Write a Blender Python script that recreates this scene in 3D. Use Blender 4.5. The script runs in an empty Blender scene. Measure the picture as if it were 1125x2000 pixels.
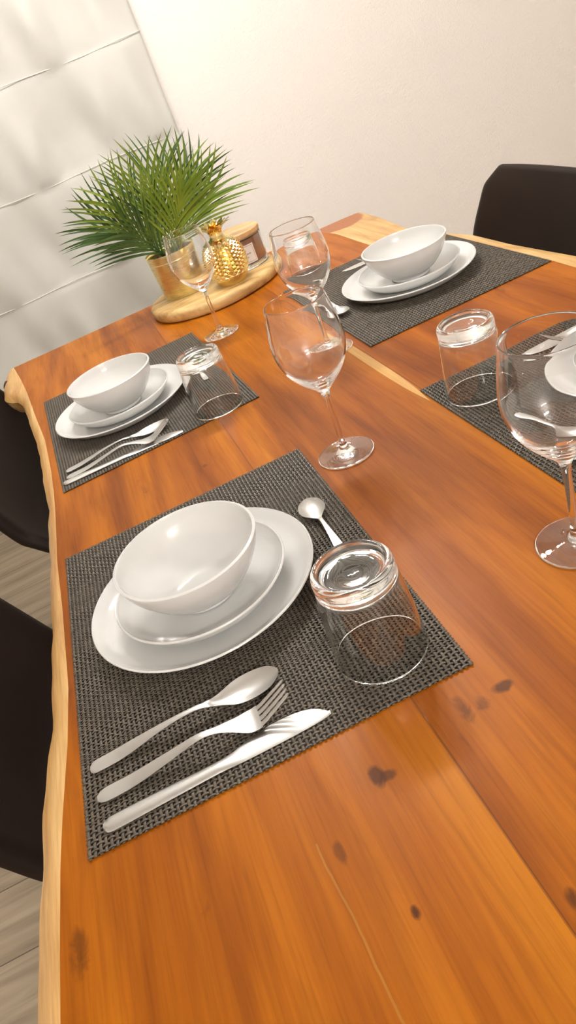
import bpy, math, random
import numpy as np
from mathutils import Vector, Matrix
R_ = random.Random(7)
PI = math.pi
SC = bpy.context.scene
COL = SC.collection
TZ = 0.75                       # table top height

# ------------------------------------------------------------------ helpers
def lin(r, g, b):
    f = lambda v: (v/255/12.92) if v/255 <= .04045 else ((v/255+.055)/1.055)**2.4
    return (f(r), f(g), f(b), 1)

def mesh_obj(name, verts, faces, mat, parent=None, loc=(0, 0, 0), smooth=True, sub=0, sharp=None):
    me = bpy.data.meshes.new(name)
    me.from_pydata([tuple(v) for v in verts], [], faces)
    me.materials.append(mat)
    me.update()
    if smooth:
        me.polygons.foreach_set('use_smooth', [True]*len(me.polygons))
        if sharp: me.set_sharp_from_angle(angle=math.radians(sharp))
    o = bpy.data.objects.new(name, me)
    COL.objects.link(o)
    o.location = loc
    if parent: o.parent = parent
    if sub:
        m = o.modifiers.new('sub', 'SUBSURF'); m.levels = sub; m.render_levels = sub
    return o

def tag(o, label=None, cat=None, group=None, kind=None):
    if label: o['label'] = label
    if cat: o['category'] = cat
    if group: o['group'] = group
    if kind: o['kind'] = kind
    return o

def empty(name, loc, rz=0):
    o = bpy.data.objects.new(name, None)
    o.empty_display_size = .05
    COL.objects.link(o); o.location = loc; o.rotation_euler = (0, 0, rz)
    return o

def copy_tree(o, parent=None):
    c = o.copy(); COL.objects.link(c)
    if parent: c.parent = parent
    for ch in [x for x in bpy.data.objects if x.parent == o]:
        copy_tree(ch, c)
    return c

def lathe(prof, seg=64, sx=1, sy=1):
    v, f, rings = [], [], []
    for r, z in prof:
        if r < 1e-6:
            rings.append([len(v)]); v.append((0, 0, z))
        else:
            rings.append(list(range(len(v), len(v)+seg)))
            for i in range(seg):
                a = 2*PI*i/seg
                v.append((r*math.cos(a)*sx, r*math.sin(a)*sy, z))
    for a, b in zip(rings[:-1], rings[1:]):
        for i in range(seg):
            j = (i+1) % seg
            if len(a) == 1 and len(b) == 1: continue
            if len(a) == 1: f.append((a[0], b[j], b[i]))
            elif len(b) == 1: f.append((a[i], a[j], b[0]))
            else: f.append((a[i], a[j], b[j], b[i]))
    return v, f

def smooth_prof(pts, n=6, closed=False):
    """Catmull-Rom through the profile points; a point given twice is a corner."""
    out = []
    P = [np.array(p, float) for p in pts]
    for i in range(len(P)-1):
        a, b = P[i], P[i+1]
        if np.allclose(a, b): continue
        p0 = P[i-1] if i > 0 else a
        p3 = P[i+2] if i+2 < len(P) else b
        for k in range(n):
            t = k/n
            q = .5*((2*a)+(-p0+b)*t+(2*p0-5*a+4*b-p3)*t*t+(-p0+3*a-3*b+p3)*t**3)
            out.append((max(0.0, float(q[0])), float(q[1])))
    out.append((float(P[-1][0]), float(P[-1][1])))
    return out

def box(x0, x1, y0, y1, z0, z1):
    v = [(x, y, z) for z in (z0, z1) for y in (y0, y1) for x in (x0, x1)]
    f = [(0, 2, 3, 1), (4, 5, 7, 6), (0, 1, 5, 4), (2, 6, 7, 3), (0, 4, 6, 2), (1, 3, 7, 5)]
    return v, f

def tube(path, radii, seg=10, cap=True):
    v, f = [], []
    P = [Vector(p) for p in path]
    n = len(P)
    up = Vector((0, 0, 1))
    for i, p in enumerate(P):
        t = (P[min(i+1, n-1)]-P[max(i-1, 0)]).normalized()
        a = t.cross(up)
        if a.length < 1e-3: a = t.cross(Vector((1, 0, 0)))
        a.normalize(); b = a.cross(t).normalized()
        r = radii[i] if hasattr(radii, '__len__') else radii
        for k in range(seg):
            an = 2*PI*k/seg
            v.append(p+a*math.cos(an)*r+b*math.sin(an)*r)
    for i in range(n-1):
        for k in range(seg):
            k2 = (k+1) % seg
            f.append((i*seg+k, i*seg+k2, (i+1)*seg+k2, (i+1)*seg+k))
    if cap:
        f.append(tuple(range(seg-1, -1, -1))); f.append(tuple((n-1)*seg+k for k in range(seg)))
    return v, f

def merge(*parts):
    V, F = [], []
    for v, f in parts:
        b = len(V); V += list(v); F += [tuple(b+i for i in q) for q in f]
    return V, F

# ------------------------------------------------------------------ node helpers
class NT:
    def __init__(s, name):
        s.m = bpy.data.materials.new(name); s.m.use_nodes = True
        s.t = s.m.node_tree; s.b = s.t.nodes['Principled BSDF']; s.out = s.t.nodes['Material Output']
    def n(s, typ, **kw):
        nd = s.t.nodes.new(typ)
        for k, v in kw.items():
            if k.startswith('i_'):
                key = k[2:]; key = int(key) if key.isdigit() else key
                nd.inputs[key].default_value = v
            else: setattr(nd, k, v)
        return nd
    def l(s, a, b): s.t.links.new(a, b)
    def set(s, **kw):
        for k, v in kw.items(): s.b.inputs[k.replace('_', ' ')].default_value = v
        return s
    def coord(s, scale=(1, 1, 1), loc=(0, 0, 0), kind='Object', rot=(0, 0, 0)):
        tc = s.n('ShaderNodeTexCoord'); mp = s.n('ShaderNodeMapping')
        mp.inputs['Scale'].default_value = scale; mp.inputs['Location'].default_value = loc
        mp.inputs['Rotation'].default_value = rot
        s.l(tc.outputs[kind], mp.inputs['Vector']); return mp.outputs[0]
    def noise(s, vec, scale=5, detail=4, rough=.5, dist=0):
        nd = s.n('ShaderNodeTexNoise'); nd.inputs['Scale'].default_value = scale
        nd.inputs['Detail'].default_value = detail; nd.inputs['Roughness'].default_value = rough
        nd.inputs['Distortion'].default_value = dist
        s.l(vec, nd.inputs['Vector']); return nd.outputs['Fac']
    def ramp(s, fac, stops, interp='LINEAR'):
        r = s.n('ShaderNodeValToRGB'); e = r.color_ramp.elements; r.color_ramp.interpolation = interp
        while len(e) < len(stops): e.new(.5)
        for q, (p, c) in zip(e, stops):
            q.position = p; q.color = c if len(c) == 4 else (*c, 1)
        s.l(fac, r.inputs[0]); return r.outputs[0]
    def mix(s, fac, a, b, mode='MIX'):
        m = s.n('ShaderNodeMix', data_type='RGBA', blend_type=mode)
        for k, v in ((0, fac), (6, a), (7, b)):
            if isinstance(v, (int, float)): m.inputs[k].default_value = v
            elif isinstance(v, (tuple, list)): m.inputs[k].default_value = v
            else: s.l(v, m.inputs[k])
        return m.outputs[2]
    def math(s, op, a, b=None, c=None, clamp=False):
        m = s.n('ShaderNodeMath', operation=op, use_clamp=clamp)
        for k, v in ((0, a), (1, b), (2, c)):
            if v is None: continue
            if isinstance(v, (int, float)): m.inputs[k].default_value = v
            else: s.l(v, m.inputs[k])
        return m.outputs[0]
    def bump(s, h, strength=.2, dist=.001):
        b = s.n('ShaderNodeBump'); b.inputs['Strength'].default_value = strength
        b.inputs['Distance'].default_value = dist
        s.l(h, b.inputs['Height']); s.l(b.outputs[0], s.b.inputs['Normal'])
    def color(s, c): s.l(c, s.b.inputs['Base Color'])

def simple(name, col, rough=.5, metal=0, **kw):
    t = NT(name); t.set(Base_Color=col, Roughness=rough, Metallic=metal, **kw); return t.m

# ------------------------------------------------------------------ materials
def wood_table():
    t = NT('acacia_wood')
    tc = t.n('ShaderNodeTexCoord'); sp = t.n('ShaderNodeSeparateXYZ'); t.l(tc.outputs['Object'], sp.inputs[0])
    X, Y = sp.outputs[0], sp.outputs[1]
    # plank index: boundaries at x = .375 and .627 (glued staves)
    wob = t.noise(t.coord((1.5, 1.5, 1)), 1.2, 2)
    Xw = t.math('ADD', X, t.math('MULTIPLY', t.math('SUBTRACT', wob, .5), .03))
    p1 = t.math('GREATER_THAN', X, .378); p2 = t.math('GREATER_THAN', X, .627)
    idx = t.math('ADD', p1, p2)
    cb = t.n('ShaderNodeCombineXYZ')
    t.l(t.math('ADD', X, t.math('MULTIPLY', idx, 3.7)), cb.inputs[0])
    t.l(t.math('ADD', Y, t.math('MULTIPLY', idx, 1.9)), cb.inputs[1])
    def mp(sc):
        m = t.n('ShaderNodeMapping'); m.inputs['Scale'].default_value = sc; t.l(cb.outputs[0], m.inputs[0]); return m.outputs[0]
    big = t.noise(mp((15, 1.3, 1)), 1.0, 3, .55, .7)
    mid = t.noise(mp((40, 3.5, 1)), 1.0, 4, .6, .4)
    fine = t.noise(mp((320, 9, 1)), 1.0, 3, .6)
    base = t.ramp(big, [(.30, (.205, .049, .0012)), (.43, (.295, .077, .0018)), (.55, (.385, .110, .0026)), (.70, (.455, .150, .005))])
    g = t.ramp(mid, [(.3, (.62, .55, .5)), (.5, (1, 1, 1)), (.72, (1.12, 1.2, 1.25))])
    col = t.mix(.65, base, g, 'MULTIPLY')
    fg = t.ramp(fine, [(.3, (.72, .68, .62)), (.55, (1.04, 1.04, 1.04))])
    col = t.mix(.55, col, fg, 'MULTIPLY')
    # dark figure and small knots
    knz = t.noise(mp((60, 38, 1)), 1.0, 4, .65, .8)
    KNOTS = [(.325,.340,.006,.011,.8), (.333,.336,.008,.005,.7), (.406,.356,.006,.016,.6), (.420,.352,.006,.008,.5), (.440,.357,.009,.006,.8), (.306,.242,.0035,.006,.9), (.389,.205,.005,.009,.8), (.092,.329,.009,.020,.55), (.279,.300,.004,.010,.5), (.409,.405,.005,.020,.45), (.325,.914,.004,.006,.5)]
    kn = t.noise(mp((14, 5, 1)), 1.0, 5, .65, 1.2)
    km = t.ramp(kn, [(.63, (0, 0, 0)), (.74, (1, 1, 1))])
    col = t.mix(t.math('MULTIPLY', km, .55), col, (.07, .016, .004, 1))
    for kx, ky, ra, rb, st in KNOTS:
        dx = t.math('DIVIDE', t.math('SUBTRACT', X, kx), ra); dy = t.math('DIVIDE', t.math('SUBTRACT', Y, ky), rb)
        d = t.math('ADD', t.math('ADD', t.math('MULTIPLY', dx, dx), t.math('MULTIPLY', dy, dy)), t.math('MULTIPLY', t.math('SUBTRACT', knz, .5), 2.6))
        col = t.mix(t.math('MULTIPLY', t.ramp(d, [(.1, (1, 1, 1)), (1.0, (0, 0, 0))]), st), col, (.055, .014, .002, 1))
    # middle and right staves a little redder
    col = t.mix(t.math('MULTIPLY', p2, .35), col, t.mix(1.0, col, (.95, .80, .9, 1), 'MULTIPLY'))
    # glue lines
    for x0 in (.378, .627):
        d = t.math('ABSOLUTE', t.math('SUBTRACT', X, x0))
        col = t.mix(t.math('MULTIPLY', t.math('LESS_THAN', d, .0009), .45), col, (.06, .016, .004, 1))
    # thin yellow crack line in the near stave
    xc = t.math('ADD', t.math('ADD', .262, t.math('MULTIPLY', t.math('SUBTRACT', .31, Y), .06)), t.math('MULTIPLY', t.noise(t.coord((0, 14, 1)), 1, 3), .010))
    d = t.math('ABSOLUTE', t.math('SUBTRACT', X, xc))
    m = t.math('MULTIPLY', t.math('LESS_THAN', d, .0008), t.math('LESS_THAN', Y, .315))
    col = t.mix(t.math('MULTIPLY', m, .4), col, (.42, .22, .04, 1))
    # pale sapwood streak along the second joint, y .80-1.13
    xs = t.math('SUBTRACT', X, t.math('ADD', .6185, t.math('MULTIPLY', t.math('SUBTRACT', wob, .5), .012)))
    w = t.math('MULTIPLY', .0075, t.math('SUBTRACT', 1.0, t.math('POWER', t.math('ABSOLUTE', t.math('DIVIDE', t.math('SUBTRACT', Y, .99), .19)), 3.0)))
    m = t.math('MULTIPLY', t.math('LESS_THAN', t.math('ABSOLUTE', xs), w), .85)
    sap = t.mix(fine, (.50, .27, .085, 1), (.72, .46, .18, 1))
    col = t.mix(m, col, sap)
    t.color(col)
    t.l(t.ramp(mid, [(.3, (.46,)*3), (.7, (.36,)*3)]), t.b.inputs['Roughness'])
    t.set(Specular_IOR_Level=.17)
    t.bump(fine, .06, .0006)
    return t.m

def sapwood(name='sapwood', patch=False):
    t = NT(name)
    v = t.coord((34, 3.2, 30)); big = t.noise(v, 1, 4, .6, .5)
    fine = t.noise(t.coord((330, 14, 260)), 1, 3, .6)
    c = t.ramp(big, [(.28, lin(176, 126, 72)), (.5, lin(206, 163, 102)), (.72, lin(224, 188, 130))])
    c = t.mix(.6, c, t.ramp(fine, [(.3, (.70, .62, .52)), (.55, (1.04, 1.04, 1.04))]), 'MULTIPLY')
    if patch:   # reddish heartwood tongue at the far end of the right plank
        tc = t.n('ShaderNodeTexCoord'); sp = t.n('ShaderNodeSeparateXYZ'); t.l(tc.outputs['Object'], sp.inputs[0])
        nz = t.noise(t.coord((30, 8, 1)), 1, 3)
        dx = t.math('DIVIDE', t.math('SUBTRACT', sp.outputs[0], .905), .072)
        dy = t.math('DIVIDE', t.math('SUBTRACT', sp.outputs[1], 1.83), .082)
        d = t.math('ADD', t.math('ADD', t.math('POWER', dx, 2.0), t.math('POWER', dy, 2.0)), t.math('MULTIPLY', t.math('SUBTRACT', nz, .5), .6))
        c = t.mix(t.ramp(d, [(.75, (1, 1, 1)), (1.0, (0, 0, 0))]), c, t.mix(fine, (.28, .075, .016, 1), (.42, .14, .035, 1)))
    t.color(c); t.set(Roughness=.4); t.bump(fine, .25, .0012)
    return t.m

def board_wood():
    t = NT('olive_board_wood')
    v = t.coord((5, 26, 30), rot=(0, 0, .25)); a = t.noise(v, 1, 4, .6, 1.0)
    f = t.noise(t.coord((20, 190, 120), rot=(0, 0, .25)), 1, 3)
    c = t.ramp(a, [(.3, lin(150, 112, 62)), (.48, lin(196, 160, 100)), (.7, lin(222, 190, 132))])
    c = t.mix(.4, c, t.ramp(f, [(.3, (.7, .65, .55)), (.55, (1.03, 1.03, 1.03))]), 'MULTIPLY')
    t.color(c); t.set(Roughness=.5); return t.m

def lid_wood():
    t = NT('lid_wood'); a = t.noise(t.coord((14, 70, 30)), 1, 4, .6, .5)
    t.color(t.ramp(a, [(.3, lin(186, 144, 92)), (.7, lin(224, 190, 140))])); t.set(Roughness=.5); return t.m

def floor_mat():
    t = NT('oak_laminate')
    tc = t.n('ShaderNodeTexCoord'); sp = t.n('ShaderNodeSeparateXYZ'); t.l(tc.outputs['Object'], sp.inputs[0])
    yy = t.math('DIVIDE', t.math('SUBTRACT', sp.outputs[1], 1.09), .1575)
    row = t.math('FLOOR', yy); fr = t.math('FRACT', yy)
    rnd = t.n('ShaderNodeTexWhiteNoise', noise_dimensions='1D'); t.l(row, rnd.inputs['W'])
    cb = t.n('ShaderNodeCombineXYZ')
    t.l(t.math('ADD', t.math('MULTIPLY', sp.outputs[0], 2.2), t.math('MULTIPLY', rnd.outputs['Value'], 17.)), cb.inputs[0])
    t.l(t.math('MULTIPLY', sp.outputs[1], 26.), cb.inputs[1])
    a = t.noise(cb.outputs[0], 1, 5, .6, .8)
    c = t.ramp(a, [(.28, lin(118, 104, 86)), (.5, lin(152, 137, 115)), (.72, lin(174, 158, 135))])
    c = t.mix(t.math('MULTIPLY', rnd.outputs['Value'], .28), c, (.22, .17, .12, 1))
    xx = t.math('FRACT', t.math('ADD', t.math('DIVIDE', sp.outputs[0], 1.28), rnd.outputs['Value']))
    e = t.math('MAXIMUM', t.math('LESS_THAN', fr, .016), t.math('LESS_THAN', xx, .0022))
    c = t.mix(t.math('MULTIPLY', e, .8), c, (.045, .032, .022, 1))
    t.color(c); t.set(Roughness=.45); return t.m

def wall_mat():
    t = NT('textured_wallpaper')
    a = t.noise(t.coord((1, 1, 1)), 150, 3, .6); b = t.noise(t.coord((60, 60, 130), rot=(0, .5, 0)), 1, 2)
    t.set(Base_Color=lin(238, 232, 226), Roughness=.75)
    t.bump(t.math('ADD', a, b), .5, .004); return t.m

def fabric_blind():
    t = NT('blind_fabric'); t.set(Base_Color=lin(198, 197, 190), Roughness=.7)
    t.bump(t.noise(t.coord((1, 1, 1)), 420, 2), .12, .001); return t.m

def chair_mat():
    t = NT('dark_brown_velvet'); n = t.noise(t.coord((1, 1, 1)), 5, 3)
    t.color(t.ramp(n, [(.3, (.0080, .0030, .0013)), (.7, (.0140, .0060, .0028))]))
    t.set(Roughness=.62, Sheen_Weight=.10, Sheen_Roughness=.35, Sheen_Tint=(.4, .3, .22, 1), Specular_IOR_Level=.25)
    return t.m

def mat_strand(name, c0, c1):
    t = NT(name); n = t.noise(t.coord((1, 1, 1)), 160, 2)
    t.color(t.ramp(n, [(.3, c0), (.7, c1)])); t.set(Roughness=.42, Specular_IOR_Level=.4); return t.m

def glass(name, tint=(1, 1, 1, 1)):
    t = NT(name); t.set(Base_Color=tint, Roughness=0.0, IOR=1.5, Transmission_Weight=1.0); return t.m

def steel(name, rough):
    t = NT(name); n = t.noise(t.coord((20, 300, 300)), 1, 2)
    t.set(Base_Color=(.66, .65, .63, 1), Metallic=1.0)
    t.l(t.ramp(n, [(.3, (rough-.015,)*3), (.7, (rough+.015,)*3)]), t.b.inputs['Roughness']); return t.m

def brushed_gold():
    t = NT('brushed_gold'); n = t.noise(t.coord((30, 30, 900)), 1, 3)
    t.color(t.ramp(n, [(.35, lin(222, 206, 140)), (.65, lin(238, 224, 166))]))
    t.set(Metallic=.9); t.l(t.ramp(n, [(.3, (.26,)*3), (.7, (.34,)*3)]), t.b.inputs['Roughness'])
    t.bump(n, .10, .0005); return t.m

def leaf_mat(name, a, b):
    t = NT(name); n = t.noise(t.coord((1, 1, 1)), 14, 2)
    t.color(t.ramp(n, [(.3, a), (.7, b)])); t.set(Roughness=.42); return t.m

M = dict(
    wood=wood_table(), sap=sapwood(), sap_r=sapwood('sapwood_with_heartwood', True), board=board_wood(), lid=lid_wood(),
    floor=floor_mat(), wall=wall_mat(), blind=fabric_blind(), chair=chair_mat(),
    thread=simple('blind_thread', lin(222, 220, 212), .6),
    strand=mat_strand('woven_vinyl', lin(82, 74, 64), lin(104, 95, 83)),
    porcelain=simple('white_porcelain', (.66, .66, .645, 1), .10, Coat_Weight=.3),
    glass=glass('clear_glass'), tglass=glass('tumbler_glass', (.985, .995, .99, 1)),
    gap_shade=simple('weave_gap_shade', (.012, .009, .007, 1), .7),  # near-black colour standing in for the shade inside the weave gaps
    steel=steel('satin_steel', .38), gold=brushed_gold(),
    pgold=simple('polished_gold', lin(243, 220, 160), .17, 1.0),
    soil=simple('moss_soil', (.05, .045, .02, 1), .9),
    leaf_a=leaf_mat('palm_leaf_light', (.12, .205, .014, 1), (.23, .32, .03, 1)),
    leaf_b=leaf_mat('palm_leaf_dark', (.025, .07, .012, 1), (.06, .125, .022, 1)),
    wax=simple('brown_wax', lin(168, 118, 84), .4), paper=simple('label_paper', lin(226, 218, 214), .6),
    ink=simple('label_ink', lin(112, 104, 104), .6),
    black=simple('black_metal', (.012, .012, .012, 1), .45),
    white=simple('ceiling_paint', (.62, .61, .59, 1), .8),
    lampmetal=simple('lamp_metal', (.6, .6, .6, 1), .3, 1.0),
)
def emis(name, col, st):
    m = bpy.data.materials.new(name); m.use_nodes = True; t = m.node_tree
    t.nodes.clear(); e = t.nodes.new('ShaderNodeEmission'); o = t.nodes.new('ShaderNodeOutputMaterial')
    e.inputs[0].default_value = col; e.inputs[1].default_value = st; t.links.new(e.outputs[0], o.inputs[0]); return m

# ------------------------------------------------------------------ camera
cam = bpy.data.cameras.new('camera'); co = bpy.data.objects.new('camera', cam); COL.objects.link(co)
cam.sensor_fit = 'HORIZONTAL'; cam.sensor_width = 36; cam.lens = 36*1432.418/1125
cam.clip_start = .02
mw = Matrix(((0.8923080892658948, 0.44061306100732034, -0.09821611018772491, .30),
             (-0.31039374509378836, 0.44086185619819157, -0.8421974511693426, 0),
             (-0.3277834602863608, 0.7819852647072351, 0.530148138677724, .44809279+TZ), (0, 0, 0, 1)))
co.matrix_world = mw
SC.camera = co

# ------------------------------------------------------------------ room
X0, X1, Y0, Y1, H = -1.7, 2.9, -2.6, 2.86, 2.55
def struct(name, v, f, m):
    o = mesh_obj(name, v, f, m, smooth=False); o['kind'] = 'structure'; return o
struct('floor', *box(X0, X1, Y0, Y1, -.1, 0), M['floor'])
struct('ceiling', *box(X0, X1, Y0, Y1, H, H+.1), M['white'])
struct('wall_back', *box(X0-.1, X1+.1, Y1, Y1+.1, -.1, H+.1), M['wall'])
struct('wall_left', *box(X0-.1, X0, Y0, Y1, -.1, H+.1), M['wall'])
struct('wall_right', *box(X1, X1+.1, Y0, Y1, -.1, H+.1), M['wall'])
struct('wall_front', *box(X0-.1, X1+.1, Y0-.1, Y0, -.1, H+.1), M['wall'])

# ------------------------------------------------------------------ roman blind on the back wall
def blind():
    root = empty('roman_blind', (-.15, 2.80, .12))
    tag(root, 'white roman blind with horizontal stitched folds hanging on the back wall left of the plant', 'blind')
    xl, xr = -.80, .785
    seams = [1.612, 1.312, 1.010, .705, .400, .12-.02]
    seams = [TZ+1.164, TZ+.866, TZ+.562, TZ+.260, TZ-.045, TZ-.350]
    zt, zb = 2.35, .13
    nx, nz = 140, 150
    S = sorted(seams)
    v, f = [], []
    rp = [R_.uniform(0, 6.28) for _ in range(12)]
    for j in range(nz+1):
        z = zb+(zt-zb)*j/nz-.12
        Z = z+.12
        k = sum(1 for s in S if s < Z)
        lo = S[k-1] if k > 0 else S[0]-.3; hi = S[k] if k < len(S) else S[-1]+.3
        u = max(0, min(1, (Z-lo)/(hi-lo)))
        env = math.sin(PI*u)**.6
        for i in range(nx+1):
            x = xl+(xr-xl)*i/nx
            rip = .022*math.sin(x*15+rp[k]+1.2*u)+.015*abs(math.sin(x*13+rp[k+1]*1.7-1.4*u))+.008*math.sin(x*47+rp[k+2]+2*u)
            y = -.010*env + rip*(.25+.75*env)*(.35+.65*min(1, (1-u)*1.6))
            v.append((x, y, z))
    W = nx+1
    for j in range(nz):
        for i in range(nx):
            f.append((j*W+i, j*W+i+1, (j+1)*W+i+1, (j+1)*W+i))
    p = mesh_obj('fabric_panel', v, f, M['blind'], root)
    m = p.modifiers.new('thick', 'SOLIDIFY'); m.thickness = .0025; m.offset = 1
    for z in seams:
        pts = [(xl+(xr-xl)*i/60, -.005+.0012*math.sin(i*1.3), z-.12+.003*math.sin(i*.35+z*9)) for i in range(61)]
        mesh_obj('fold_seam', *tube(pts, .0017, 6), M['thread'], root)
    mesh_obj('bottom_bar', *box(xl, xr, -.004, .008, zb-.12-.012, zb-.12+.004), M['blind'], root, smooth=False)
    mesh_obj('head_rail', *box(xl, xr, -.012, .045, zt-.12-.01, zt-.12+.05), M['white'], root, smooth=False)
    root.location.x = 0
    for ch in root.children: pass
    return root
BL = blind()

# ------------------------------------------------------------------ table
def interp(pts, y):
    ys = [p[1] for p in pts]; xs = [p[0] for p in pts]
    return float(np.interp(y, ys, xs))
LO = [(.040, -.15), (.047, .15), (.0519, .302), (.0534, .353), (.0571, .419), (.0601, .4725), (.0725, .578), (.0766, .654), (.0788, .722), (.0815, .80),
      (.0832, .862), (.0858, .992), (.0879, 1.033), (.0812, 1.165), (.0796, 1.257), (.0732, 1.341), (.0515, 1.564), (.036, 1.615), (.0057, 1.662), (.0026, 1.80), (.010, 1.845)]
LI = [(.066, -.15), (.072, .15), (.0764, .290), (.0786, .340), (.0824, .404), (.0864, .446), (.096, .527), (.1015, .602), (.102, .661), (.1028, .739), (.1017, .846),
      (.1056, .989), (.1063, 1.059), (.1054, 1.138), (.0997, 1.283), (.0835, 1.442), (.0681, 1.612), (.0543, 1.727), (.0375, 1.845)]
RO = [(1.010, -.15), (1.012, .6), (1.011, 1.02), (1.002, 1.185), (1.003, 1.32), (.980, 1.445), (.9707, 1.545), (.980, 1.65), (.9867, 1.74), (.9866, 1.845)]
RI = [(.972, -.15), (.970, .977), (.973, 1.041), (.9643, 1.2), (.9643, 1.313), (.945, 1.40), (.869, 1.50), (.8687, 1.544), (.869, 1.743), (.859, 1.79), (.857, 1.845)]
def table():
    root = empty('dining_table', (0, 0, 0))
    tag(root, 'live-edge dining table of reddish brown wood with pale wavy edges', 'table')
    ys = [-.15+(1.845+.15)*i/160 for i in range(161)]
    T = .048
    v, f = [], []
    for y in ys:
        a, b = interp(LI, y), interp(RI, y)
        v += [(a, y, TZ), (b, y, TZ), (b, y, TZ-T), (a, y, TZ-T)]
    for i in range(160):
        q, r = 4*i, 4*i+4
        f += [(q, q+1, r+1, r), (q+3, r+3, r+2, q+2), (q, r, r+3, q+3), (q+1, q+2, r+2, r+1)]
    f += [(0, 3, 2, 1), (640, 641, 642, 643)]
    mesh_obj('tabletop', v, f, M['wood'], root, smooth=False)
    for nm, I, O, mat, sg in (('live_edge', LI, LO, M['sap'], -1), ('live_edge', RI, RO, M['sap_r'], 1)):
        v, f = [], []
        n = 9
        for k, y in enumerate(ys):
            a, b = interp(I, y), interp(O, y)
            w = abs(b-a)
            wob = .0016*math.sin(y*41)+.0012*math.sin(y*83+1)
            # top stays flat for broad sapwood, rolls over in the last 3 cm
            roll = min(w, .032 if sg < 0 else .014)
            e = b-sg*.006 if sg < 0 else b
            q = b-sg*roll
            cs = [(a, 0), (a+(q-a)*.6 if w > roll+.001 else a+sg*w*.15, -.0002), (q+sg*roll*.35, -.002), (q+sg*roll*.66, -.0065+wob*.5), (q+sg*roll*.9, -.014+wob),
                  (e+sg*.0005, -.023+wob), (e-sg*.004, -.036), (e-sg*.012, -T), (a, -T)]
            v += [(x, y, TZ+z) for x, z in cs]
        for i in range(len(ys)-1):
            for j in range(n):
                j2 = (j+1) % n
                q = (i*n+j, i*n+j2, (i+1)*n+j2, (i+1)*n+j)
                f.append(q if sg < 0 else q[::-1])
        f += [tuple(range(n)), tuple((len(ys)-1)*n+j for j in range(n))]
        mesh_obj(nm, v, f, mat, root, sharp=40)
    # knot in the burl of the left corner
    kv, kf = lathe([(0, .0035), (.004, .004), (.0062, .002), (.008, .0032), (.0105, .001), (.012, -.004)], 20)
    k = mesh_obj('knot', kv, kf, simple('knot_wood', (.05, .022, .01, 1), .6), root, (.0105, 1.775, TZ-.012))
    k.rotation_euler = (0, -.9, 0)
    for yy in (.12, 1.55):                # square steel tube legs
        for xx in (.48, .57):
            mesh_obj('leg', *box(xx-.04, xx+.04, yy-.04, yy+.04, 0, TZ-.048), M['black'], root, smooth=False)
    return root
table()

# ------------------------------------------------------------------ placemats (real weave)
def placemat_mesh():
    rr = random.Random(3)
    Wx, Ly = .330, .450
    nw = 72                                   # warp strands, running in y
    rows, y = [], 0.0
    # weft rows in bands of broad and narrow strips
    while y < Ly:
        band = rr.choice(('wide', 'wide', 'thin', 'mixed', 'mixed'))
        for _ in range(rr.randint(3, 7)):
            w = {'wide': .0042, 'thin': .0024, 'mixed': rr.choice((.0024, .0036))}[band]
            if y+w > Ly: break
            rows.append((y+w/2, w)); y += w
        if y+.0024 > Ly: break
    amp = .00065
    V, F = [], []
    def strand(path, w, th):
        # closed flat ribbon, 6-point section
        b = len(V)
        P = np.array(path)
        T = np.gradient(P, axis=0); T /= np.linalg.norm(T, axis=1, keepdims=True)
        S = np.stack([T[:, 1], -T[:, 0], np.zeros(len(P))], 1); S /= np.linalg.norm(S, axis=1, keepdims=True)
        sec = [(-.5, 0), (-.28, .42), (.28, .42), (.5, 0), (.0, -.5)]
        k = len(sec)
        for p, s in zip(P, S):
            for a, h in sec: V.append((p[0]+s[0]*a*w, p[1]+s[1]*a*w, p[2]+h*th))
        for i in range(len(P)-1):
            for j in range(k):
                j2 = (j+1) % k
                F.append((b+i*k+j, b+(i+1)*k+j, b+(i+1)*k+j2, b+i*k+j2))
        F.append(tuple(b+j for j in range(k))); F.append(tuple(b+(len(P)-1)*k+j for j in range(k-1, -1, -1)))
    px = Wx/nw
    z0 = .0013
    for i in range(nw):
        x = -Wx/2+px*(i+.5)
        path = [(x, -Ly/2, z0)]
        for r, (yy, w) in enumerate(rows):
            s = 1 if (i+r) % 2 else -1
            path.append((x, yy-Ly/2-w*.22, z0+s*amp)); path.append((x, yy-Ly/2+w*.22, z0+s*amp))
        path.append((x, Ly/2, z0))
        strand(path, px*.64, .0012)
    for r, (yy, w) in enumerate(rows):
        path = [(-Wx/2, yy-Ly/2, z0)]
        for i in range(nw):
            s = -1 if (i+r) % 2 else 1
            x = -Wx/2+px*(i+.5)
            path.append((x-px*.2, yy-Ly/2, z0+s*amp*.75)); path.append((x+px*.2, yy-Ly/2, z0+s*amp*.75))
        path.append((Wx/2, yy-Ly/2, z0))
        strand(path, w*(.48 if w > .003 else .46), .0008)
    nf = len(F); b = len(V)
    bv, bf = box(-Wx/2+.001, Wx/2-.001, -Ly/2+.001, Ly/2-.001, 0, .0004)  # dark sheet added under the strands so the gaps look shaded
    V += bv; F += [tuple(b+i for i in q) for q in bf]
    me = bpy.data.meshes.new('placemat')
    me.from_pydata(V, [], F); me.materials.append(M['strand']); me.materials.append(M['gap_shade']); me.update()
    for q in range(nf, len(F)): me.polygons[q].material_index = 1
    me.polygons.foreach_set('use_smooth', [True]*len(me.polygons))
    return me
PM = placemat_mesh()
MATS = [(.2738, .6156, -.018, 'woven dark grey placemat nearest the camera, under the front plates and cutlery'),
        (.2775, .2655+1, .037, 'woven dark grey placemat at the far left place by the burled table corner'),
        (.8055, 1.2614, .0, 'woven dark grey placemat at the far right place before the brown chair'),
        (.7870, .611, .0, 'woven dark grey placemat behind the wine glass cut by the right edge')]
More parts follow.
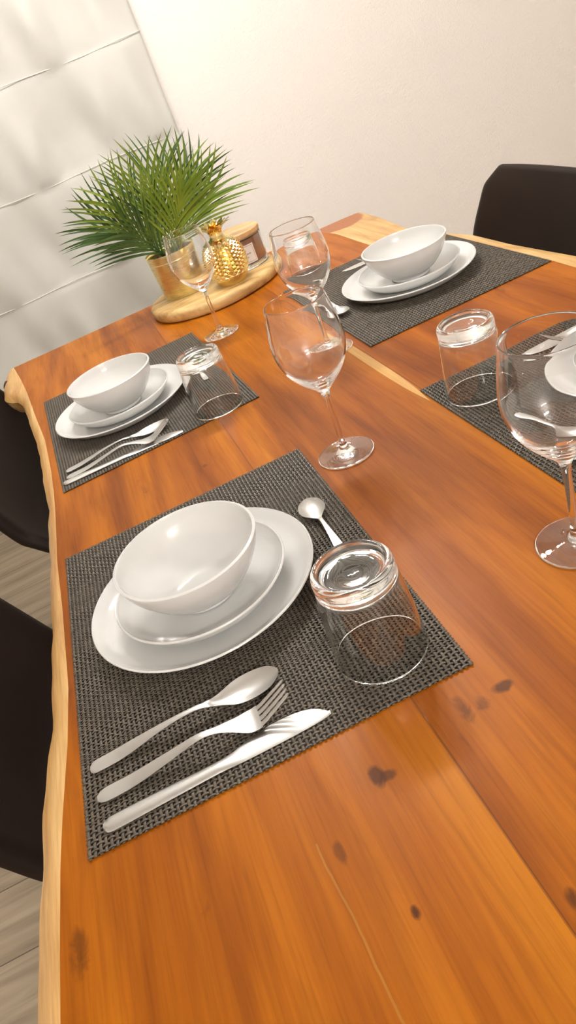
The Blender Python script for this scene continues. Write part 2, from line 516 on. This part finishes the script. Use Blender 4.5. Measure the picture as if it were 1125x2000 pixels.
for x, y, rz, lab in MATS:
    o = bpy.data.objects.new('placemat', PM); COL.objects.link(o)
    o.location = (x, y, TZ+.0002); o.rotation_euler = (0, 0, rz)
    tag(o, lab, 'placemat', 'woven placemats')
ZM = TZ+.0030     # top of a placemat

# ------------------------------------------------------------------ crockery
def plate_mesh(R, h):
    # coupe: flat well, gently rising side, thick soft rim
    p = [(0, .0045), (R*.45, .0045), (R*.62, .0050), (R*.76, .0082), (R*.88, h*.58), (R*.955, h*.86), (R-.0022, h-.0008), (R-.0012, h), (R-.0002, h-.0006), (R, h-.002),
         (R*.965, h*.74), (R*.89, h*.42), (R*.78, h*.15), (R*.66, .0012), (R*.60, .0006), (R*.585, 0), (R*.565, 0), (R*.555, .0012), (0, .0012)]
    v, f = lathe(smooth_prof(p, 4), 96)
    return v, f
def bowl_mesh(R, h):
    p = [(0, .006), (.018, .006), (.030, .0085), (R*.60, .019), (R*.78, h*.52), (R*.91, h*.76), (R-.0030, h-.0008), (R-.0018, h), (R-.0004, h-.0006), (R, h-.002),
         (R*.935, h*.72), (R*.81, h*.46), (R*.66, h*.24), (.040, .0075), (.0345, .004), (.034, 0), (.030, 0), (.029, .003), (0, .003)]
    return lathe(smooth_prof(p, 4), 96)
R1, R2, R3 = .1215, .0917, .0748
protoP = mesh_obj('dinner_plate', *plate_mesh(R1, .0210), M['porcelain'])
protoD = mesh_obj('dessert_plate', *plate_mesh(R2, .0245), M['porcelain'])
protoB = mesh_obj('bowl', *bowl_mesh(R3, .0580), M['porcelain'])
SETS = [((.2627, .6312), 'at the nearest place'), ((.2515, 1.247), 'at the far left place'), ((.8085, 1.2267), 'at the far right place'), ((.826, .636), 'at the right edge place')]
for i, ((x, y), w) in enumerate(SETS):
    for proto, nm, dz, dx, dy, lab, cat, grp in (
            (protoP, 'plate', 0, 0, 0, 'large white dinner plate, lowest of the stack '+w, 'plate', 'white dinner plates'),
            (protoD, 'dessert', .0065, .001, -.006, 'smaller white plate in the middle of the stack '+w, 'plate', 'white dessert plates'),
            (protoB, 'bowl', .0128, .001, -.009, 'white bowl topping the stack of plates '+w, 'bowl', 'white bowls')):
        o = proto if i == 0 else copy_tree(proto)
        o.location = (x+dx, y+dy, ZM+dz)
        tag(o, lab, cat, grp)

# ------------------------------------------------------------------ glasses
def wine_mesh():
    H, rb = .2026, .0358
    outer = [(0, .0), (.030, .0), (rb-.0010, .0004), (rb, .0013), (rb-.0012, .0022), (.026, .0034), (.014, .0060), (.0068, .0100), (.0043, .0170), (.0037, .030), (.0036, .055), (.0039, .076),
             (.0060, .0880), (.0125, .0960), (.0210, .1045), (.0298, .1150), (.0368, .1270), (.0412, .1410), (.0425, .1520), (.0417, .1650), (.0393, .1800), (.0362, .1960), (.0350, H-.0006), (.0345, H)]
    inner = [(.0341, H-.0006), (.0354, .1960), (.0385, .1800), (.0409, .1650), (.0417, .1520), (.0403, .1411), (.0357, .1275), (.0280, .1163), (.0188, .1070), (.0090, .1005), (0, .0985)]
    return lathe(smooth_prof(outer+inner, 4), 72)
wproto = mesh_obj('wine_glass', *wine_mesh(), M['glass'])
WG = [(.4855, .7735, 'empty wine glass standing in the middle of the table, nearest the front placemat'),
      (.5960, 1.0950, 'empty wine glass partly behind another, left of the far right placemat'),
      (.4805, 1.4125, 'empty wine glass standing in front of the gold plant pot'),
      (.5798, .4537, 'large looking empty wine glass cut by the right side of the picture')]
for i, (x, y, lab) in enumerate(WG):
    o = wproto if i == 0 else copy_tree(wproto)
    o.location = (x, y, TZ+.0004); tag(o, lab, 'wine glass', 'empty wine glasses')

def tumbler_mesh():
    # stands upside down: rim on the mat, thick base on top
    H = .0930
    outer = [(.0394, .0008), (.0398, .0), (.0404, .0006), (.0404, .0030), (.0378, .045), (.0346, .078), (.0343, .0835), (.0344, .0865), (.0337, .0905), (.0312, H), (.0290, H), (.0262, .0905), (.016, .0893), (0, .0890)]
    inner = [(0, .0755), (.0080, .0760), (.0180, .0785), (.0260, .0792), (.0306, .0765), (.0326, .0725), (.0362, .045), (.0388, .0030), (.0394, .0008)]
    return lathe(smooth_prof(outer, 4)+smooth_prof(inner, 4), 72)
tproto = mesh_obj('tumbler', *tumbler_mesh(), M['tglass'])
TB = [(.3811, .4493, 'clear tumbler upside down on the nearest placemat'),
      (.3898, 1.0771, 'clear tumbler upside down on the far left placemat'),
      (.7060, 1.487, 'clear tumbler upside down on the far right placemat, seen through a wine glass'),
      (.6713, .7673, 'clear tumbler upside down on the placemat cut by the right edge')]
for i, (x, y, lab) in enumerate(TB):
    o = tproto if i == 0 else copy_tree(tproto)
    o.location = (x, y, ZM); tag(o, lab, 'glass', 'upside down tumblers')

# ------------------------------------------------------------------ cutlery
def sweep(L, wf, zf, cf, th, n=60, m=9, y0=0):
    """blade along +x: half width wf(t), height zf(t), dish depth cf(t)"""
    v, f = [], []
    for i in range(n+1):
        t = i/n
        w, z, c = wf(t), zf(t), cf(t)
        for side in (1, -1):
            for j in range(m):
                s = -1+2*j/(m-1)
                zz = z + c*(s*s-1) + (0 if side > 0 else -th*(1-.75*s**4))
                if side > 0: zz += th*.3*(1-s*s) if c == 0 else 0
                v.append((t*L, y0+s*w, zz))
    K = 2*m
    for i in range(n):
        a, b = i*K, (i+1)*K
        for j in range(m-1):
            f.append((a+j, b+j, b+j+1, a+j+1)); f.append((a+m+j, a+m+j+1, b+m+j+1, b+m+j))
        f.append((a, a+m, b+m, b)); f.append((a+m-1, b+m-1, b+2*m-1, a+2*m-1))
    f.append(tuple(list(range(m))+list(range(2*m-1, m-1, -1))))
    a = n*K; f.append(tuple(list(range(a+m-1, a-1, -1))+list(range(a+m, a+2*m))))
    return v, f
def pl(pts):
    xs = [p[0] for p in pts]; P = [np.array(p, float) for p in pts]
    def fn(t):
        k = max(0, min(len(xs)-2, int(np.searchsorted(xs, t, 'right'))-1))
        u = (t-xs[k])/(xs[k+1]-xs[k]); 
        y = [p[1] for p in pts]
        m0 = (y[k+1]-y[k-1])/(xs[k+1]-xs[k-1]) if k > 0 else (y[k+1]-y[k])/(xs[k+1]-xs[k])
        m1 = (y[k+2]-y[k])/(xs[k+2]-xs[k]) if k+2 < len(xs) else (y[k+1]-y[k])/(xs[k+1]-xs[k])
        h = xs[k+1]-xs[k]
        return (2*u**3-3*u*u+1)*y[k]+(u**3-2*u*u+u)*h*m0+(-2*u**3+3*u*u)*y[k+1]+(u**3-u*u)*h*m1
    return fn
def spoon_mesh(L, bw, hw, nw, f0):
    # handle tail at x=0, tip at x=L; the bowl starts at fraction f0
    wf = pl([(0, hw*.45), (.012, hw*.85), (.04, hw), (.2, hw*.97), (.42, nw*1.15), (f0-.06, nw), (f0+.02, bw*.42), (f0+(1-f0)*.33, bw*.90), (f0+(1-f0)*.58, bw), (f0+(1-f0)*.82, bw*.82), (f0+(1-f0)*.95, bw*.45), (1, bw*.12)])
    zf = pl([(0, .0026), (.15, .0040), (.40, .0105), (f0-.10, .0120), (f0, .0088), (f0+(1-f0)*.3, .0074), (f0+(1-f0)*.7, .0078), (1, .0092)])
    cf = lambda t: 0 if t < f0-.03 else .0062*math.sin(PI*min(1, max(0, (t-f0+.03)/(1.03-f0))))**.8
    return sweep(L, wf, zf, cf, .0016, 90, 11)
def knife_mesh(L):
    def build():
        up = pl([(0, .0030), (.012, .0062), (.04, .0074), (.25, .0068), (.50, .0056), (.56, .0068), (.66, .0125), (.78, .0150), (.90, .0120), (.97, .0048), (1, -.0040)])
        dn = pl([(0, .0030), (.012, .0062), (.04, .0074), (.25, .0068), (.50, .0062), (.60, .0068), (.80, .0074), (.92, .0070), (.98, .0058), (1, .0048)])
        n, v, f = 80, [], []
        for i in range(n+1):
            t = i/n
            a, b = up(t), dn(t)
            th = .0034 if t < .5 else .0034+(.0014-.0034)*min(1, (t-.5)/.12)
            for s, z in ((a, th*.45), (a*.7-b*.0, th*.92), (a*.2-b*.2, th), (-b*.7, th*.92), (-b, th*.45), (-b*.7, 0), (a*.7, 0)):
                v.append((t*L, s, z))
        K = 7
        for i in range(n):
            for j in range(K):
                j2 = (j+1) % K
                f.append((i*K+j, i*K+j2, (i+1)*K+j2, (i+1)*K+j))
        f.append(tuple(range(K-1, -1, -1))); f.append(tuple(n*K+j for j in range(K)))
        return v, f
    return build()
def fork_mesh(L, tipz=.022):
    f0 = .735                                 # tine roots at f1
    f1 = .83
    zz = pl([(0, .0026), (.18, .0042), (.40, .0110), (.55, .0155), (.66, .0120), (.76, .0062), (.83, .0070), (.91, .0145), (1, tipz)])
    wf0 = pl([(0, .0028), (.02, .0060), (.06, .0074), (.25, .0066), (.5, .0040), (.62, .0036), (.70, .0072), (.77, .0116), (f1, .0122)])
    n = 50
    h = sweep(L*f1, lambda t: wf0(t*f1), lambda t: zz(t*f1), lambda t: 0, .0017, n, 9)
    parts = [h]
    for k in range(4):
        yc = -.0122+.0244*(k+.5)/4
        def wf(t): return .00225*(1-.35*t)*(1 if t < .93 else max(.25, 1-(t-.93)*9))
        sv, sf = sweep(1, wf, lambda t: 0, lambda t: 0, .0015, 16, 5)
        nv = []
        for (x, y, z) in sv:
            t = f1-.004+(1.004-f1)*x
            nv.append((t*L, yc*(1-.10*x)+y, z+zz(t)))
        parts.append((nv, sf))
    return merge(*parts)
spoonP = mesh_obj('table_spoon', *spoon_mesh(.178, .0158, .0072, .0030, .66), M['steel'], sharp=50)
forkP = mesh_obj('fork', *fork_mesh(.175, .024), M['steel'], sharp=50)
knifeP = mesh_obj('table_knife', *knife_mesh(.196), M['steel'], sharp=50)
teaP = mesh_obj('teaspoon', *spoon_mesh(.128, .0150, .0050, .0024, .665), M['steel'], sharp=50)
first = set()
def lay(proto, tail, tip, lab, cat, grp, z=0):
    o = proto if proto.name not in first else copy_tree(proto)
    first.add(proto.name)
    a = math.atan2(tip[1]-tail[1], tip[0]-tail[0])
    o.location = (tail[0], tail[1], ZM-.0006+z); o.rotation_euler = (0, 0, a)
    tag(o, lab, cat, grp)
    return o
PL = ['on the nearest placemat', 'on the far left placemat', 'on the far right placemat', 'on the placemat cut by the right edge']
KN = [((.1215, .4135), (.316, .4140)), ((.1255, 1.0590), (.3117, 1.0525)), ((.957, 1.4385), (.763, 1.4370)), ((.950, .8010), (.757, .7965))]
FK = [((.1195, .4430), (.2926, .4360)), ((.1310, 1.0735), (.3063, 1.0600)), ((.958, 1.400), (.783, 1.396)), ((.950, .780), (.777, .7765))]
SPN = [((.1165, .4770), (.2955, .4730)), ((.1320, 1.0970), (.3050, 1.0960)), ((.958, 1.370), (.780, 1.369)), ((.945, .752), (.767, .7500))]
TS = [((.4045, .574), (.4060, .701)), ((.400, 1.215), (.398, 1.342)), ((.6690, 1.325), (.6665, 1.193)), ((.6570, .668), (.659, .541))]
for i in range(4):
    lay(knifeP, *KN[i], 'steel table knife, outermost of the cutlery '+PL[i], 'knife', 'table knives')
    lay(forkP, *FK[i], 'steel fork between knife and spoon '+PL[i], 'fork', 'forks')
    lay(spoonP, *SPN[i], 'steel table spoon beside the fork '+PL[i], 'spoon', 'table spoons')
    lay(teaP, *TS[i], 'small steel teaspoon between plates and table middle '+PL[i], 'spoon', 'teaspoons')

# ------------------------------------------------------------------ board and decorations
BC = (.542, 1.700)
def board():
    root = empty('serving_board', (BC[0], BC[1], TZ))
    rx, ry, h = .155, .143, .027
    n = 96
    prof = [(0, 0.0), (.94, 0), (.985, .003), (1.0, .010), (1.0, .019), (.975, .0245), (.93, h), (0, h)]
    v, f = lathe(prof, n)
    nv = []
    for x, y, z in v:
        a = math.atan2(y, x)
        k = 1+.018*math.sin(2*a+.6)+.012*math.sin(3*a+2.)+.006*math.sin(7*a)
        nv.append((x*rx*k, y*ry*min(k, 1.0), z))
    tag(root, 'round pale wooden board carrying the plant, pineapple and candle at the far table end', 'board')
    mesh_obj('slab', nv, f, M['board'], root, sharp=60)
    return root
board()
ZB = TZ+.0272

def palm():
    px, py = .484, 1.727
    root = empty('potted_palm', (px, py, ZB))
    tag(root, 'artificial palm in a brushed gold pot on the round board', 'plant')
    H = .094
    prof = [(0, 0), (.048, 0), (.0515, .002), (.0525, .006), (.0575, H-.003), (.058, H), (.056, H), (.0545, H-.004), (.053, H-.018), (0, H-.018)]
    mesh_obj('pot', *lathe(smooth_prof(prof, 3), 72), M['gold'], root, sharp=50)
    sv, sf = lathe([(0, .012), (.02, .011), (.04, .007), (.0528, .0)], 40)
    sv = [(x, y, z+.004*math.sin(90*x)*math.cos(110*y)) for x, y, z in sv]
    mesh_obj('soil', sv, sf, M['soil'], root, (0, 0, H-.018))
    rr = random.Random(11)
    # fronds: (lean angle from vertical in x, tilt toward camera(-)/wall(+), rachis length, droop, leaf length, dark)
    FR = [(-52, -12, .135, -.04, .135, 1), (-44, 14, .140, -.05, .125, 1), (-28, -14, .150, -.02, .130, 0), (-9, 20, .145, .0, .115, 1),
          (6, -10, .150, .0, .130, 0), (20, 16, .155, .0, .125, 1), (34, -12, .150, .0, .130, 0), (47, 12, .150, .02, .125, 1),
          (57, -16, .130, .04, .125, 0), (-40, -34, .115, -.03, .105, 1), (26, -34, .12, .02, .11, 0)]
    for lean, tilt, L, droop, LL, dark in FR:
        a, b = math.radians(lean), math.radians(tilt)
        d0 = Vector((math.sin(a)*.75, math.sin(b)*.65, math.cos(a)*.9+.35)).normalized()
        d1 = Vector((math.sin(a), math.sin(b)*.9, math.cos(a)*math.cos(b)-droop)).normalized()
        base = Vector((math.sin(a)*.018, math.sin(b)*.018, H-.012))
        N = 22; path = [base]
        for i in range(N):
            t = i/(N-1)
            path.append(path[-1]+(d0.lerp(d1, t)).normalized()*(L/N))
        V, F = tube(path, [.0022*(1-.75*i/N) for i in range(N+1)], 6)
        V = list(V)
        side0 = d1.cross(Vector((0, 0, 1)))
        if side0.length < .05: side0 = Vector((1, 0, 0))
        view = Vector((0, -1, .25)).normalized()
        nl = 9
        for s in (-1, 1):
            for k in range(nl+1):
                u = .16+.84*k/nl
                i = min(N-1, int(u*N)); fr = u*N-i
                p = path[i].lerp(path[min(N, i+1)], max(0, min(1, fr)))
                tg = (path[min(N, i+1)]-path[max(0, i-1)]).normalized()
                sd = tg.cross(view).normalized()*s      # frond faces roughly the camera side
                sd = (sd+view*rr.uniform(-.15, .45)).normalized()
                ang = math.radians(27*(1-u)**.7+7+rr.uniform(-3, 3))
                if k == nl: ang *= .35
                ld = (tg*math.cos(ang)+sd*math.sin(ang)).normalized()
                ll = LL*1.05*(.74+.34*math.sin(PI*min(1, u*.95))**.8)*rr.uniform(.9, 1.08)
                wv = ld.cross(view)
                if wv.length < .1: wv = ld.cross(Vector((1, 0, 0)))
                wv = (wv.normalized()+view*rr.uniform(-.5, .5)).normalized()
                nrm = wv.cross(ld).normalized()
                b0 = len(V); n = 7
                for q in range(n+1):
                    t = q/n
                    c = p+ld*ll*t+Vector((0, 0, -1))*(.07*ll*t*t)+sd*(.22*ll*t*t)
                    w = .0025*(math.sin(PI*min(1, .10+.9*t))**.75+.04)*(1 if t < 1 else .2)
                    V += [c-wv*w+nrm*w*.35, c-nrm*w*.1, c+wv*w+nrm*w*.35, c+nrm*.0004]
                for q in range(n):
                    for j in range(4):
                        j2 = (j+1) % 4
                        F.append((b0+q*4+j, b0+q*4+j2, b0+q*4+4+j2, b0+q*4+4+j))
        mesh_obj('frond', V, F, M['leaf_b'] if dark else M['leaf_a'], root, sharp=70)
palm()

def pineapple():
    root = empty('pineapple_ornament', (.5770, 1.6250, ZB))
    tag(root, 'shiny gold pineapple ornament between the gold plant pot and the candle', 'ornament')
    H, nk, nj = .101, 20, 18
    def rad(z):
        u = z/H
        return .0438*math.sqrt(max(0, 1-((u-.44)/.60)**2)) if u < .44 else .0438*math.sqrt(max(0, 1-((u-.44)/.615)**2))
    V, F = [], []
    zs = [.006+(H-.013)*k/nk for k in range(nk+1)]
    L = {}
    for k in range(nk+1):
        for j in range(nj):
            a = 2*PI*(j+(k % 2)*.5)/nj
            L[k, j] = len(V); r = rad(zs[k])
            V.append((r*math.cos(a), r*math.sin(a), zs[k]))
    # base ring and top ring
    for k in range(1, nk):
        for j in range(nj):
            jl = j if k % 2 == 0 else j
            # diamond: left L[k,j], right L[k,j+1], below/above between them
            if k % 2 == 0: mid = j
            else: mid = (j+1) % nj
            a, b = L[k, j], L[k, (j+1) % nj]
            lo, hi = L[k-1, mid], L[k+1, mid]
            ang = 2*PI*(j+.5+(k % 2)*.5)/nj
            bulge = .0044*min(1, (k-1)/4)*(1 if k < nk-2 else .6)
            r = rad(zs[k])+bulge
            c = len(V); V.append((r*math.cos(ang), r*math.sin(ang), zs[k]+bulge*.25))
            F += [(a, lo, c), (lo, b, c), (b, hi, c), (hi, a, c)]
    bt = len(V)
    for r, z in ((.030, .0008), (.026, 0)):
        for j in range(nj):
            a = 2*PI*j/nj; V.append((r*math.cos(a), r*math.sin(a), z))
    cb = len(V); V.append((0, 0, 0))
    for j in range(nj):
        j2 = (j+1) % nj
        F += [(bt+j, L[0, j], L[0, j2], bt+j2)[::-1], (bt+nj+j, bt+j, bt+j2, bt+nj+j2)[::-1], (cb, bt+nj+j2, bt+nj+j)]
        F += [(L[0, j], L[1, j], L[0, j2])[::-1]]
    top = len(V)
    for r, z in ((.0185, H-.003), (.0150, H+.002), (.0145, H+.007), (.0165, H+.011)):
        for j in range(nj):
            a = 2*PI*j/nj; V.append((r*math.cos(a), r*math.sin(a), z))
    for q in range(3):
        for j in range(nj):
            j2 = (j+1) % nj
            F.append((top+q*nj+j, top+q*nj+j2, top+(q+1)*nj+j2, top+(q+1)*nj+j))
    for j in range(nj):
        j2 = (j+1) % nj
        F.append((L[nk, j], L[nk, j2], top+j2, top+j))
        if nk % 2 == 0: F.append((L[nk-1, j], L[nk, j2], L[nk, j]))
    F.append(tuple(top+3*nj+j for j in range(nj)))
    b = mesh_obj('body', V, F, M['pgold'], root, smooth=True, sharp=22)
    for ring, (n, r, ln, out, w) in enumerate(((9, .0125, .033, 1.0, .0090), (8, .0085, .034, .80, .0080), (5, .004, .029, .40, .0068))):
        for k in range(n):
            a = 2*PI*(k+ring*.5)/n
            rd = Vector((math.cos(a), math.sin(a), 0)); sd = Vector((-math.sin(a), math.cos(a), 0))
            v, f = [], []
            m = 6
            for q in range(m+1):
                t = q/m
                c = rd*(r+out*ln*(t**1.4)*.85)+Vector((0, 0, H+.008+ln*(t*(1-.18*out*t))*(1-.35*out)))
                ww = w*(math.sin(PI*min(1, .22+.78*t))**.8)*(1-.1*t)+.0003
                up = Vector((0, 0, 1))*.0016-rd*.001
                v += [c-sd*ww+up, c-rd*.0012, c+sd*ww+up, c+up*.9+rd*0]
            for q in range(m):
                for j in range(4):
                    j2 = (j+1) % 4
                    f.append((q*4+j, q*4+j2, q*4+4+j2, q*4+4+j))
            f += [(3, 2, 1, 0), (m*4, m*4+1, m*4+2, m*4+3)]
            mesh_obj('crown_leaf', v, f, M['pgold'], root, sharp=60)
pineapple()

def candle():
    root = empty('jar_candle', (.634, 1.712, ZB), -.10)
    tag(root, 'brown jar candle with wooden lid and white label, right end of the board', 'candle')
    R, H = .0545, .069
    mesh_obj('jar', *lathe(smooth_prof([(0, 0), (R-.004, 0), (R-.001, .0012), (R, .004), (R, .012), (R, H*.6), (R, H-.001), (R-.0008, H), (R-.0022, H-.0008), (R-.0024, H*.6), (R-.0026, .010), (R-.006, .0078), (0, .0075)], 3), 72), M['glass'], root, sharp=50)
    mesh_obj('wax', *lathe([(0, .0085), (R-.0075, .0085), (R-.0032, .0112), (R-.0030, H-.007), (0, H-.007)], 64), M['wax'], root, sharp=40)
    mesh_obj('lid', *lathe([(0, H-.004), (R-.0030, H-.004), (R-.0030, H+.0002), (R+.0002, H+.0002), (R+.0008, H+.002), (R+.0006, H+.0085), (R-.001, H+.010), (0, H+.010)], 64), M['lid'], root, sharp=40)
    def patch(a0, a1, z0, z1, off, n=14):
        v, f = [], []
        for i in range(n+1):
            a = a0+(a1-a0)*i/n
            for r in (R+off, R+off+.0003):
                for z in (z0, z1): v.append((r*math.cos(a), r*math.sin(a), z))
        for i in range(n):
            p, q = i*4, i*4+4
            f += [(p+2, q+2, q+3, p+3), (p, p+1, q+1, q), (p+1, p+3, q+3, q+1), (p, q, q+2, p+2)]
        f += [(0, 2, 3, 1), (n*4, n*4+1, n*4+3, n*4+2)]
        return v, f
    ac = -PI/2+.02; hw = .42
    lab = mesh_obj('label', *patch(ac-hw, ac+hw, .0125, .0525, .0002), M['paper'], root, smooth=False); lab['label'] = 'square white paper label with a thin frame'
    fr = merge(patch(ac-hw*.86, ac+hw*.86, .0153, .0159, .0006), patch(ac-hw*.86, ac+hw*.86, .0493, .0499, .0006),
               patch(ac-hw*.86, ac-hw*.845, .0153, .0499, .0006, 2), patch(ac+hw*.845, ac+hw*.86, .0153, .0499, .0006, 2))
    mesh_obj('frame_line', *fr, M['ink'], lab, smooth=False)
    rr = random.Random(5); ln = []                # two illegibly small lines of print
    a = ac-hw*.52
    while a < ac+hw*.5:
        w = rr.uniform(.018, .034); ln.append(patch(a, a+w, .0320, .0320+rr.uniform(.0022, .0034), .0006, 1)); a += w+.014
    a = ac-hw*.2
    while a < ac+hw*.18:
        w = rr.uniform(.014, .024); ln.append(patch(a, a+w, .0250, .0270, .0006, 1)); a += w+.012
    mesh_obj('print', *merge(*ln), M['ink'], lab, smooth=False)
candle()

# ------------------------------------------------------------------ chairs
def chair():
    """shell chair facing +x; seat centre at the origin"""
    root = empty('dining_chair', (0, 0, 0))
    # profile (x, z) from top of the back to the front of the seat, half widths
    prof = [(-.313, .825), (-.300, .785), (-.283, .71), (-.262, .62), (-.235, .535), (-.190, .482), (-.120, .455), (-.02, .448), (.09, .452), (.165, .458), (.200, .448), (.212, .430)]
    hw = [.152, .192, .212, .216, .214, .212, .212, .210, .208, .204, .195, .180]
    lift = [0.0, .012, .022, .034, .042, .050, .052, .046, .034, .022, .012, .004]
    px = smooth_prof(prof, 4)
    k = len(prof); ts = np.linspace(0, k-1, len(px))
    hwi = np.interp(ts, range(k), hw); lf = np.interp(ts, range(k), lift)
    px = [(float(np.interp(t, range(k), [p[0] for p in prof])), float(np.interp(t, range(k), [p[1] for p in prof]))) for t in ts]
    n = 17
    V, F = [], []
    for i, (x, z) in enumerate(px):
        a = px[min(i+1, len(px)-1)]; b = px[max(i-1, 0)]
        tx, tz = a[0]-b[0], a[1]-b[1]; l = math.hypot(tx, tz); nx, nz = -tz/l, tx/l
        if nz < -.01 or (abs(nz) < .3 and nx < 0): nx, nz = -nx, -nz
        for j in range(n):
            s = -1+2*j/(n-1)
            q = lf[i]*abs(s)**2.6
            V.append((x+nx*q, s*hwi[i], z+nz*q))
    for i in range(len(px)-1):
        for j in range(n-1):
            F.append((i*n+j, (i+1)*n+j, (i+1)*n+j+1, i*n+j+1))
    s = mesh_obj('shell', V, F, M['chair'], root)
    m = s.modifiers.new('thick', 'SOLIDIFY'); m.thickness = .030; m.offset = -1
    m = s.modifiers.new('bev', 'SUBSURF'); m.levels = 1; m.render_levels = 1
    for sx in (-1, 1):
        for sy in (-1, 1):
            mesh_obj('leg', *tube([(-.02+sx*.12, sy*.14, .43), (-.02+sx*.215, sy*.215, .0)], [.013, .009], 12), M['black'], root)
    mesh_obj('leg_frame', *merge(box(-.15, .11, -.15, -.12, .415, .435), box(-.15, .11, .12, .15, .415, .435), box(-.15, -.12, -.15, .15, .412, .432), box(.08, .11, -.15, .15, .412, .432)), M['black'], root, smooth=False)
    return root
c0 = chair()
CH = [(.195, .785, -.06, 'dark upholstered chair tucked in at the left, nearest the camera'),
      (.205, 1.535, -.25, 'dark upholstered chair tucked in at the left near the burled table corner'),
      (.825, 1.280, PI, 'dark brown upholstered chair on the right side, in front of the bare wall')]
for i, (x, y, rz, lab) in enumerate(CH):
    o = c0 if i == 0 else copy_tree(c0)
    o.location = (x, y, 0); o.rotation_euler = (0, 0, rz); tag(o, lab, 'chair', 'dark shell chairs')

# ------------------------------------------------------------------ lamps
def ceiling_lamp(x, y, z, col, st, r, label, n=4, sp=.16):
    root = empty('ceiling_lamp', (x, y, H)); tag(root, label, 'lamp')
    mesh_obj('canopy', *lathe([(0, 0), (.06, 0), (.06, -.02), (0, -.025)], 32), M['lampmetal'], root, sharp=40)
    mesh_obj('stem', *tube([(0, 0, -.02), (0, 0, z-H)], .006, 10), M['lampmetal'], root)
    mesh_obj('bar', *tube([(-sp*(n-1)/2-.02, 0, z-H), (sp*(n-1)/2+.02, 0, z-H)], .009, 12), M['lampmetal'], root)
    e = emis('warm_bulb', col, st)
    for k in range(n):
        v, f = lathe([(r*math.sin(PI*i/12), -r*math.cos(PI*i/12)) for i in range(13)], 24)
        mesh_obj('bulb', v, f, e, root, (sp*(k-(n-1)/2), 0, z-H-r-.008))
ceiling_lamp(.60, 1.65, TZ+1.30, (1, .965, .92, 1), 62, .05, 'ceiling lamp with globe bulbs above the dining table')
ceiling_lamp(.6, -1.9, 2.30, (1, .965, .92, 1), 85, .06, 'added fill lamp with globe bulbs, unseen behind the camera')  # added fill light, out of view; brightens the front wall and glass edges

w = bpy.data.worlds.new('world'); SC.world = w; w.use_nodes = True
w.node_tree.nodes['Background'].inputs[0].default_value = (.02, .02, .02, 1)

vs = SC.view_settings
SC.display_settings.display_device = 'sRGB'
vs.view_transform = 'Standard'; vs.look = 'None'; vs.gamma = 1; vs.exposure = 1.33; vs.use_curve_mapping = False
cy = SC.cycles
cy.max_bounces = 40; cy.transmission_bounces = 32; cy.glossy_bounces = 32; cy.diffuse_bounces = 5; cy.transparent_max_bounces = 8
cy.use_denoising = True; cy.sample_clamp_indirect = 0; cy.blur_glossy = .6
cy.caustics_reflective = True; cy.caustics_refractive = True
